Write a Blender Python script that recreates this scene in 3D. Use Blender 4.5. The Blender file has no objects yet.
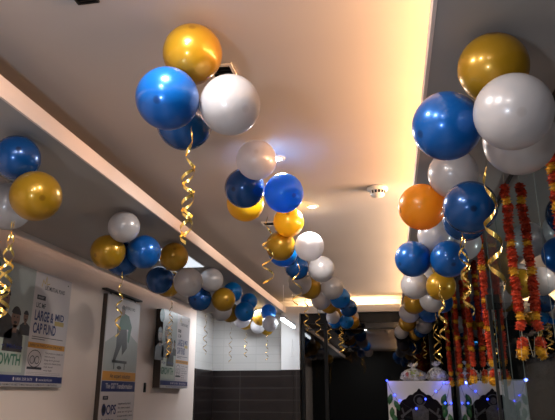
import bpy, bmesh, math, random
from mathutils import Vector, Matrix, Quaternion
random.seed(7)
PI = math.pi
scene = bpy.context.scene
COL = scene.collection

# ------------------------------------------------------------------ helpers
def tag(o, label=None, cat=None, group=None, kind=None):
    if label: o['label'] = label
    if cat: o['category'] = cat
    if group: o['group'] = group
    if kind: o['kind'] = kind
    return o

def empty(name, loc=(0, 0, 0), rot=(0, 0, 0)):
    o = bpy.data.objects.new(name, None)
    o.empty_display_size = .05
    COL.objects.link(o)
    o.location = loc
    o.rotation_euler = rot
    return o

def link(name, me, parent=None, mat=None):
    o = bpy.data.objects.new(name, me)
    if mat is not None:
        me.materials.clear()
        me.materials.append(mat)
    COL.objects.link(o)
    if parent is not None: o.parent = parent
    return o

def mesh_of(bm, name, smooth=False):
    bmesh.ops.recalc_face_normals(bm, faces=bm.faces[:])
    me = bpy.data.meshes.new(name)
    bm.to_mesh(me); bm.free()
    if smooth:
        for p in me.polygons: p.use_smooth = True
    return me

def obj(name, bm, mat, parent=None, smooth=False):
    return link(name, mesh_of(bm, name, smooth), parent, mat)

def box(bm, x0, x1, y0, y1, z0, z1, bevel=0):
    vs = [bm.verts.new((x, y, z)) for x in (x0, x1) for y in (y0, y1) for z in (z0, z1)]
    fs = []
    for f in ((0, 1, 3, 2), (4, 6, 7, 5), (0, 4, 5, 1), (2, 3, 7, 6), (0, 2, 6, 4), (1, 5, 7, 3)):
        fs.append(bm.faces.new([vs[i] for i in f]))
    if bevel:
        es = list({e for f in fs for e in f.edges})
        bmesh.ops.bevel(bm, geom=es, offset=bevel, segments=2, affect='EDGES', profile=.6)
    return bm

def bx(*a, **k):
    return box(bmesh.new(), *a, **k)

def lathe(bm, prof, n=24, center=(0, 0, 0), sx=1, sy=1):
    cx, cy, cz = center
    rings = []
    for r, z in prof:
        if r < 1e-6:
            rings.append([bm.verts.new((cx, cy, cz + z))])
        else:
            rings.append([bm.verts.new((cx + r * sx * math.cos(2 * PI * i / n), cy + r * sy * math.sin(2 * PI * i / n), cz + z)) for i in range(n)])
    for a, b in zip(rings, rings[1:]):
        if len(a) == 1 and len(b) == 1: continue
        for i in range(n):
            j = (i + 1) % n
            if len(a) == 1: bm.faces.new((a[0], b[i], b[j]))
            elif len(b) == 1: bm.faces.new((a[i], a[j], b[0]))
            else: bm.faces.new((a[i], a[j], b[j], b[i]))
    return bm

def tube(bm, pts, r, n=8):
    pts = [Vector(p) for p in pts]
    prev = None
    up = Vector((.13, .29, .95))
    first = last = None
    for i, p in enumerate(pts):
        t = (pts[min(i + 1, len(pts) - 1)] - pts[max(i - 1, 0)]).normalized()
        a = t.cross(up)
        if a.length < 1e-4: a = t.cross(Vector((1, 0, 0)))
        a.normalize(); b = t.cross(a)
        rr = r[i] if isinstance(r, (list, tuple)) else r
        ring = [bm.verts.new(p + (a * math.cos(2 * PI * k / n) + b * math.sin(2 * PI * k / n)) * rr) for k in range(n)]
        if prev:
            for k in range(n):
                bm.faces.new((prev[k], prev[(k + 1) % n], ring[(k + 1) % n], ring[k]))
        else: first = ring
        prev = ring
    bm.faces.new(first); bm.faces.new(prev)
    return bm

def prism(bm, pts, z0, z1):
    """closed outline in local x, y pulled from z0 to z1"""
    a = [bm.verts.new((x, y, z0)) for x, y in pts]
    b = [bm.verts.new((x, y, z1)) for x, y in pts]
    n = len(pts)
    bm.faces.new(a[::-1]); bm.faces.new(b)
    for i in range(n):
        bm.faces.new((a[i], a[(i + 1) % n], b[(i + 1) % n], b[i]))
    return bm

def ell(cx, cy, rx, ry, n=20, a0=0, a1=2 * PI):
    return [(cx + rx * math.cos(a0 + (a1 - a0) * i / n), cy + ry * math.sin(a0 + (a1 - a0) * i / n)) for i in range(n)]

# ------------------------------------------------------------------ materials
def mat(name, color, rough=.5, metal=0, coat=0, spec=.5, emit=None, estr=0, noise=0, nscale=6, bump=0, bscale=40):
    m = bpy.data.materials.new(name); m.use_nodes = True
    nt = m.node_tree; b = nt.nodes['Principled BSDF']
    b.inputs['Base Color'].default_value = (*color, 1)
    b.inputs['Roughness'].default_value = rough
    b.inputs['Metallic'].default_value = metal
    b.inputs['Coat Weight'].default_value = coat
    b.inputs['Coat Roughness'].default_value = .08
    b.inputs['Specular IOR Level'].default_value = spec
    if emit:
        b.inputs['Emission Color'].default_value = (*emit, 1)
        b.inputs['Emission Strength'].default_value = estr
    tc = nt.nodes.new('ShaderNodeTexCoord')
    if noise:
        n = nt.nodes.new('ShaderNodeTexNoise'); n.inputs['Scale'].default_value = nscale
        n.inputs['Detail'].default_value = 4
        r = nt.nodes.new('ShaderNodeValToRGB')
        r.color_ramp.elements[0].position = .3; r.color_ramp.elements[1].position = .7
        r.color_ramp.elements[0].color = (*[c * (1 - noise) for c in color], 1)
        r.color_ramp.elements[1].color = (*[min(1, c * (1 + noise)) for c in color], 1)
        nt.links.new(tc.outputs['Object'], n.inputs['Vector'])
        nt.links.new(n.outputs['Fac'], r.inputs['Fac'])
        nt.links.new(r.outputs['Color'], b.inputs['Base Color'])
    if bump:
        n2 = nt.nodes.new('ShaderNodeTexNoise'); n2.inputs['Scale'].default_value = bscale
        bp = nt.nodes.new('ShaderNodeBump'); bp.inputs['Strength'].default_value = bump
        bp.inputs['Distance'].default_value = .01
        nt.links.new(tc.outputs['Object'], n2.inputs['Vector'])
        nt.links.new(n2.outputs['Fac'], bp.inputs['Height'])
        nt.links.new(bp.outputs['Normal'], b.inputs['Normal'])
    return m

def balloon_mat(name, color, tip, rough=.3, metal=.15, trans=.2, coat=.5):
    """pearl latex: a shade darker at the crown, slightly see-through to light"""
    m = bpy.data.materials.new(name); m.use_nodes = True
    nt = m.node_tree; b = nt.nodes['Principled BSDF']
    out = nt.nodes['Material Output']
    tc = nt.nodes.new('ShaderNodeTexCoord')
    sep = nt.nodes.new('ShaderNodeSeparateXYZ')
    nt.links.new(tc.outputs['Object'], sep.inputs[0])
    mr = nt.nodes.new('ShaderNodeMapRange')
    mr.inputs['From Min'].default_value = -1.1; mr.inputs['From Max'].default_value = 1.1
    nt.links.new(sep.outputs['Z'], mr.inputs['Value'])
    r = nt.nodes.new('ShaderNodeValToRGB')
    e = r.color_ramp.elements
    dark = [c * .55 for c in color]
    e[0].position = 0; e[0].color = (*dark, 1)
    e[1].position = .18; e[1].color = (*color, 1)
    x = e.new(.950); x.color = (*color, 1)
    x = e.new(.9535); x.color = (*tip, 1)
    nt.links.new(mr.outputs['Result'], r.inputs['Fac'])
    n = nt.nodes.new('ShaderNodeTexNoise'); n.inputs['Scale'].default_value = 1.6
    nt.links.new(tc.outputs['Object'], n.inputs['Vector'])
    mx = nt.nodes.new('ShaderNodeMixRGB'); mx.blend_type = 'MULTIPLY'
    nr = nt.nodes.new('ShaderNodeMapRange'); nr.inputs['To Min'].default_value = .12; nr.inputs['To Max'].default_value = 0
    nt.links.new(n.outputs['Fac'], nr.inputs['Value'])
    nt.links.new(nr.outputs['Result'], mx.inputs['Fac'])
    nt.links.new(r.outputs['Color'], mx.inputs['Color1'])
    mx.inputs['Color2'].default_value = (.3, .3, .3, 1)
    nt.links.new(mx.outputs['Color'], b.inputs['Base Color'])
    b.inputs['Roughness'].default_value = rough
    b.inputs['Metallic'].default_value = metal
    b.inputs['Coat Weight'].default_value = coat
    b.inputs['Coat Roughness'].default_value = .1
    t = nt.nodes.new('ShaderNodeBsdfTranslucent')
    nt.links.new(mx.outputs['Color'], t.inputs['Color'])
    ms = nt.nodes.new('ShaderNodeMixShader'); ms.inputs['Fac'].default_value = trans
    nt.links.new(b.outputs['BSDF'], ms.inputs[1]); nt.links.new(t.outputs['BSDF'], ms.inputs[2])
    nt.links.new(ms.outputs['Shader'], out.inputs['Surface'])
    return m

def glass_mat(name, tint, ior, refl=(.95, .95, .95)):
    m = bpy.data.materials.new(name); m.use_nodes = True
    nt = m.node_tree; nt.nodes.remove(nt.nodes['Principled BSDF'])
    out = nt.nodes['Material Output']
    t = nt.nodes.new('ShaderNodeBsdfTransparent'); t.inputs['Color'].default_value = (*tint, 1)
    g = nt.nodes.new('ShaderNodeBsdfGlossy'); g.inputs['Roughness'].default_value = .02
    g.inputs['Color'].default_value = (*refl, 1)
    fr = nt.nodes.new('ShaderNodeFresnel'); fr.inputs['IOR'].default_value = ior
    ms = nt.nodes.new('ShaderNodeMixShader')
    nt.links.new(fr.outputs['Fac'], ms.inputs['Fac'])
    nt.links.new(t.outputs['BSDF'], ms.inputs[1]); nt.links.new(g.outputs['BSDF'], ms.inputs[2])
    nt.links.new(ms.outputs['Shader'], out.inputs['Surface'])
    return m

def tile_mat(name, c1, c2, mortar, w, h, rough=.25, msize=.006, offset=0.0, map_rot=(PI / 2, 0, 0)):
    m = bpy.data.materials.new(name); m.use_nodes = True
    nt = m.node_tree; b = nt.nodes['Principled BSDF']
    tc = nt.nodes.new('ShaderNodeTexCoord')
    sp = nt.nodes.new('ShaderNodeSeparateXYZ'); nt.links.new(tc.outputs['Object'], sp.inputs[0])
    ad = nt.nodes.new('ShaderNodeMath'); ad.operation = 'ADD'
    nt.links.new(sp.outputs['X'], ad.inputs[0]); nt.links.new(sp.outputs['Y'], ad.inputs[1])
    cb = nt.nodes.new('ShaderNodeCombineXYZ')
    nt.links.new(ad.outputs[0], cb.inputs['X']); nt.links.new(sp.outputs['Z'], cb.inputs['Y'])
    br = nt.nodes.new('ShaderNodeTexBrick')
    br.offset = offset; br.inputs['Scale'].default_value = 1
    br.inputs['Color1'].default_value = (*c1, 1); br.inputs['Color2'].default_value = (*c2, 1)
    br.inputs['Mortar'].default_value = (*mortar, 1)
    br.inputs['Mortar Size'].default_value = msize
    br.inputs['Brick Width'].default_value = w; br.inputs['Row Height'].default_value = h
    nt.links.new(cb.outputs[0], br.inputs['Vector'])
    nt.links.new(br.outputs['Color'], b.inputs['Base Color'])
    b.inputs['Roughness'].default_value = rough
    return m

M = {
    'ceiling': mat('ceiling paint', (.47, .445, .435), .6, noise=.03, nscale=1.5, spec=.45),
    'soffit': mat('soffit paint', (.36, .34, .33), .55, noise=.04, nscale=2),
    'lip': mat('lip paint', (.78, .66, .60), .5),
    'wall': mat('wall paint', (.82, .69, .63), .6, noise=.02, nscale=2),
    'floor': mat('floor tile', (.16, .15, .14), .35, noise=.08, nscale=3),
    'white': mat('white laminate', (.82, .80, .80), .4),
    'tile_white': tile_mat('white wall tile', (.50, .485, .47), (.53, .51, .50), (.46, .445, .43), .6, .145),
    'tile_dark': tile_mat('dark wall tile', (.012, .008, .008), (.015, .010, .010), (.040, .033, .032), .9, .2, rough=.3, msize=.008),
    'dark': mat('dark anodised frame', (.012, .012, .013), .35, metal=.4),
    'black': mat('black plastic', (.01, .01, .01), .4),
    'void': mat('unlit room dark', (.02, .021, .023), .8),  # darkness of unlit rooms put into the wall colour
    'glass': glass_mat('clear partition glass', (.72, .76, .76), 1.62, (.55, .58, .58)),
    'glass_dark': glass_mat('dark window glass', (.10, .10, .11), 1.75),
    'glass_edge': mat('polished glass edge', (.22, .27, .27), .2),
    'led_warm': mat('warm strip diffuser', (1, .8, .5), emit=(1, .62, .25), estr=6),
    'led_cool': mat('cool tube diffuser', (1, 1, 1), emit=(.85, .93, 1), estr=9),
    'soffit_glow': mat('soffit glow', (1, 1, 1), emit=(.80, .90, 1), estr=.9),  # glow standing in for a patch of light on the soffit
    'lamp': mat('downlight diffuser', (1, 1, 1), emit=(1, .97, .92), estr=12),
    'blue_led': mat('blue fairy bulb', (.1, .1, 1), emit=(.03, .06, 1), estr=7),
    'plastic': mat('off white plastic', (.82, .78, .72), .35),
    'gold_ribbon': mat('gold foil ribbon', (.85, .58, .16), .24, metal=.85),
    'thread': mat('garland thread', (.55, .5, .4), .8),
    'orange_flower': mat('orange red marigold', (.52, .042, .008), .8, noise=.45, nscale=60, bump=.6, bscale=120),
    'yellow_flower': mat('yellow marigold', (.80, .40, .02), .8, noise=.3, nscale=60, bump=.6, bscale=120),
    'leaf': mat('green leaf', (.02, .12, .035), .45, noise=.3, nscale=20),
    'print_white': mat('printed white', (.60, .54, .55), .35),
    'print_grey': mat('printed grey', (.36, .38, .37), .35, noise=.12, nscale=3),
    'print_pale': mat('printed pale green', (.46, .50, .44), .35, noise=.08, nscale=5),
    'print_orange': mat('printed orange', (.60, .26, .02), .35),
    'print_navy': mat('printed navy', (.02, .03, .14), .35),
    'print_black': mat('printed black', (.02, .02, .03), .4),
    'print_skin': mat('printed skin', (.22, .12, .085), .4),
    'print_hair': mat('printed hair', (.015, .012, .012), .4),
    'print_cloth': mat('printed cloth', (.035, .03, .03), .4, noise=.4, nscale=18),
    'print_green': mat('printed green', (.05, .16, .10), .4),
    'print_teal': mat('printed teal', (.02, .14, .15), .4, noise=.5, nscale=40),
    'print_gold': mat('printed gold', (.50, .36, .12), .4),
    'board_side': mat('board side', (.05, .035, .03), .5),
    'board_rim': mat('board rim', (.50, .46, .46), .4),
    'arch_black': mat('black ornament board', (.010, .008, .010), .8, spec=.1),
    'silver_line': mat('silver figure relief', (.07, .065, .075), .6, metal=.2, noise=.4, nscale=30),
    'fruit_green': mat('green fruit', (.30, .42, .06), .4),
    'fruit_red': mat('red fruit', (.40, .03, .03), .35),
    'fruit_yellow': mat('yellow fruit', (.70, .48, .05), .4),
    'basket': mat('cane basket', (.42, .36, .28), .7, noise=.5, nscale=90),
    'cabinet': mat('grey office panel', (.30, .32, .34), .5),
    'cabinet_light': mat('light office panel', (.62, .64, .66), .5),
}
BM = {
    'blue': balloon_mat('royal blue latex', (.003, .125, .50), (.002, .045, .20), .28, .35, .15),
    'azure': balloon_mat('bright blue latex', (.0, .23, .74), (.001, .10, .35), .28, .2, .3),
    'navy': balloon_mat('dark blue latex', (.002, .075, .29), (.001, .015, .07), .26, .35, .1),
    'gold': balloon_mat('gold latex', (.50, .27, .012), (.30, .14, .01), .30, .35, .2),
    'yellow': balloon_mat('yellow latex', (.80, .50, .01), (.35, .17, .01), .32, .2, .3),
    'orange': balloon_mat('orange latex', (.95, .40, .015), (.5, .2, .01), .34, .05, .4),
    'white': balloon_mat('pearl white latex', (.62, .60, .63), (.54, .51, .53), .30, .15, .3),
}
# clear cellophane
def film_mat():
    m = bpy.data.materials.new('cellophane'); m.use_nodes = True
    nt = m.node_tree; b = nt.nodes['Principled BSDF']; out = nt.nodes['Material Output']
    b.inputs['Base Color'].default_value = (.85, .87, .9, 1); b.inputs['Roughness'].default_value = .2
    t = nt.nodes.new('ShaderNodeBsdfTransparent')
    ms = nt.nodes.new('ShaderNodeMixShader')
    tc = nt.nodes.new('ShaderNodeTexCoord'); n = nt.nodes.new('ShaderNodeTexNoise'); n.inputs['Scale'].default_value = 24
    mr = nt.nodes.new('ShaderNodeMapRange'); mr.inputs['From Min'].default_value = .4; mr.inputs['From Max'].default_value = .62
    mr.inputs['To Min'].default_value = .12; mr.inputs['To Max'].default_value = .75
    nt.links.new(tc.outputs['Object'], n.inputs['Vector']); nt.links.new(n.outputs['Fac'], mr.inputs['Value'])
    nt.links.new(mr.outputs['Result'], ms.inputs['Fac'])
    nt.links.new(t.outputs['BSDF'], ms.inputs[1]); nt.links.new(b.outputs['BSDF'], ms.inputs[2])
    nt.links.new(ms.outputs['Shader'], out.inputs['Surface'])
    return m
M['film'] = film_mat()

# ------------------------------------------------------------------ the room
ZS, ZT = 2.88, 3.15             # dropped and raised ceiling heights
YF, YB = -3.5, 10.8             # wall behind the viewer, dark window
XL, XLIP, XR, XG = -3.15, -1.80, .24, .842
def struct(name, bm, m, smooth=False):
    return tag(obj(name, bm, m, None, smooth), kind='structure')

struct('floor', bx(XL - .1, 3.1, YF - .1, 13.2, -.1, 0), M['floor'])
struct('wall_left', bx(XL - .1, XL, YF - .1, 9.72, 0, 3.3), M['wall'])
struct('wall_front', bx(XL - .1, 3.1, YF - .1, YF, 0, 3.3), M['void'])
struct('wall_right', bx(3.0, 3.1, YF, 13.2, 0, 3.3), M['void'])
struct('ceiling', bx(-2.10, .66, YF, 11.1, ZT, ZT + .1), M['ceiling'])
# left dropped ceiling: underside, lip and the trough behind the lip
b = bmesh.new()
box(b, XL, XLIP, YF, YB + .1, ZS, ZS + .02)
box(b, -2.14, -2.10, YF, YB + .1, ZS + .02, ZT + .1)
struct('ceiling', b, M['soffit'])
struct('trim_1', bx(XLIP, XLIP + .015, YF, 10.66, ZS - .004, ZS + .10), M['lip'])
# right dropped ceiling runs on over the room behind the glass
b = bmesh.new()
box(b, XR, 3.0, YF, 13.2, ZS, ZS + .02)
box(b, .62, .66, YF, YB + .1, ZS + .02, ZT + .1)
struct('ceiling', b, M['soffit'])
struct('trim_2', bx(XR - .015, XR, YF, 10.66, ZS - .004, ZS + .055), M['lip'])
# far dropped ceiling
b = bmesh.new()
box(b, XLIP, XR, 10.68, YB + .1, ZS, ZS + .02)
box(b, -2.1, .62, 11.06, 11.1, ZS + .02, ZT + .1)
box(b, -2.1, .62, YB + .1, 11.06, ZS, ZS + .02)
struct('ceiling', b, M['white'])
struct('trim_3', bx(XLIP + .015, XR - .015, 10.665, 10.68, ZS - .004, ZS + .12), M['white'])
# alcove at the far left
b = bmesh.new()
box(b, XL - .1, XL, 9.72, YB + .1, 1.9, ZS)
struct('wall_left', b, M['tile_white'])
struct('wall_back', bx(XL, -1.87, 10.75, YB + .1, 1.9, ZS), M['tile_white'])
b = bmesh.new()
box(b, XL - .1, XL + .02, 9.72, YB, 0, 1.9)
box(b, XL + .02, -1.87, 10.73, YB, 0, 1.9)
struct('wall_back', b, M['tile_dark'])
b = bmesh.new()
box(b, -1.87, -1.54, 10.60, YB + .1, 1.9, ZS, bevel=.006)
struct('wall_back', b, M['white'])
b = bmesh.new()
box(b, -1.872, -1.66, 10.59, YB + .1, 0, 1.9)
box(b, -1.66, -1.54, 10.60, YB + .1, 0, 1.9)
struct('wall_back', b, M['tile_dark'])
struct('trim_4', bx(-1.70, -1.665, 10.588, 10.60, 2.13, 2.42, bevel=.003), M['white'])
# far window: frame, mullions, panes and darkness behind
b = bmesh.new()
box(b, -1.54, XG, 10.78, 10.86, 2.70, ZS)
box(b, -1.54, -1.48, 10.76, 10.86, 0, 2.70)
for x in (-1.10, .70):
    box(b, x - .03, x + .03, 10.77, 10.86, 0, 2.70)
box(b, -1.48, .70, 10.77, 10.86, 0, .08)
w1 = struct('window_1', b, M['dark'])
for x0, x1 in ((-1.48, -1.13), (-1.07, .67)):
    obj('pane', bx(x0, x1, 10.81, 10.816, .08, 2.70), M['glass_dark'], w1)
obj('rail', bx(-1.48, .67, 10.775, 10.80, 2.585, 2.61), M['dark'], w1)
struct('wall_back', bx(XL, 3.0, 13.1, 13.2, 0, ZS), M['void'])
struct('wall_side', bx(-1.60, -1.50, 11.1, 13.1, 0, ZS), M['void'])
# glass partition down the right side
b = bmesh.new()
box(b, XG - .008, XG + .03, YF, 10.78, 2.855, ZS)
w2 = struct('window_2', b, M['dark'])
JO = [-3.4, -1.2, .6, 2.3, 3.35, 4.2, 4.62, 5.1, 6.9, 8.4, 9.6, 10.76]
for y0, y1 in zip(JO, JO[1:]):
    b = bmesh.new()
    b.faces.new([b.verts.new(p) for p in ((XG, y0 + .002, .02), (XG, y1 - .003, .02), (XG, y1 - .003, 2.855), (XG, y0 + .002, 2.855))])
    pn = obj('pane', b, M['glass'], w2)
    obj('polished_edge', bx(XG - .001, XG + .004, y1 - .003, y1 - .001, .02, 2.855), M['glass_edge'], pn)
# wall that closes off the dim office behind the partition
b = bmesh.new(); box(b, .9, 3.0, 10.0, 10.1, 0, ZS)
struct('wall_office', b, M['void'])

# ------------------------------------------------------------------ glass door post
post = empty('door_post', (XG - .03, 5.10, 0))
tag(post, 'black upright door post with square clamp at its top on the glass partition', 'post')
obj('pole', bx(-.012, .012, -.012, .012, 0, 2.2, bevel=.003), M['black'], post)
obj('clamp', bx(-.022, .022, -.035, .035, 2.15, 2.27, bevel=.005), M['black'], post)

# office furniture behind the glass
cab = empty('office_cabinet', (1.28, 6.6, 0))
tag(cab, 'grey chest high office cabinet behind the glass partition', 'cabinet')
obj('carcass', bx(-.36, .17, 0, .5, 0, 1.64, bevel=.008), M['cabinet'], cab)
obj('door', bx(-.34, .15, -.018, 0, .08, 1.60, bevel=.004), M['cabinet'], cab)
obj('side_panel', bx(.17, .30, -.02, .5, 0, 1.64, bevel=.004), M['cabinet_light'], cab)
obj('handle', bx(-.30, -.285, -.045, -.018, .9, 1.1, bevel=.004), M['dark'], cab)

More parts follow.
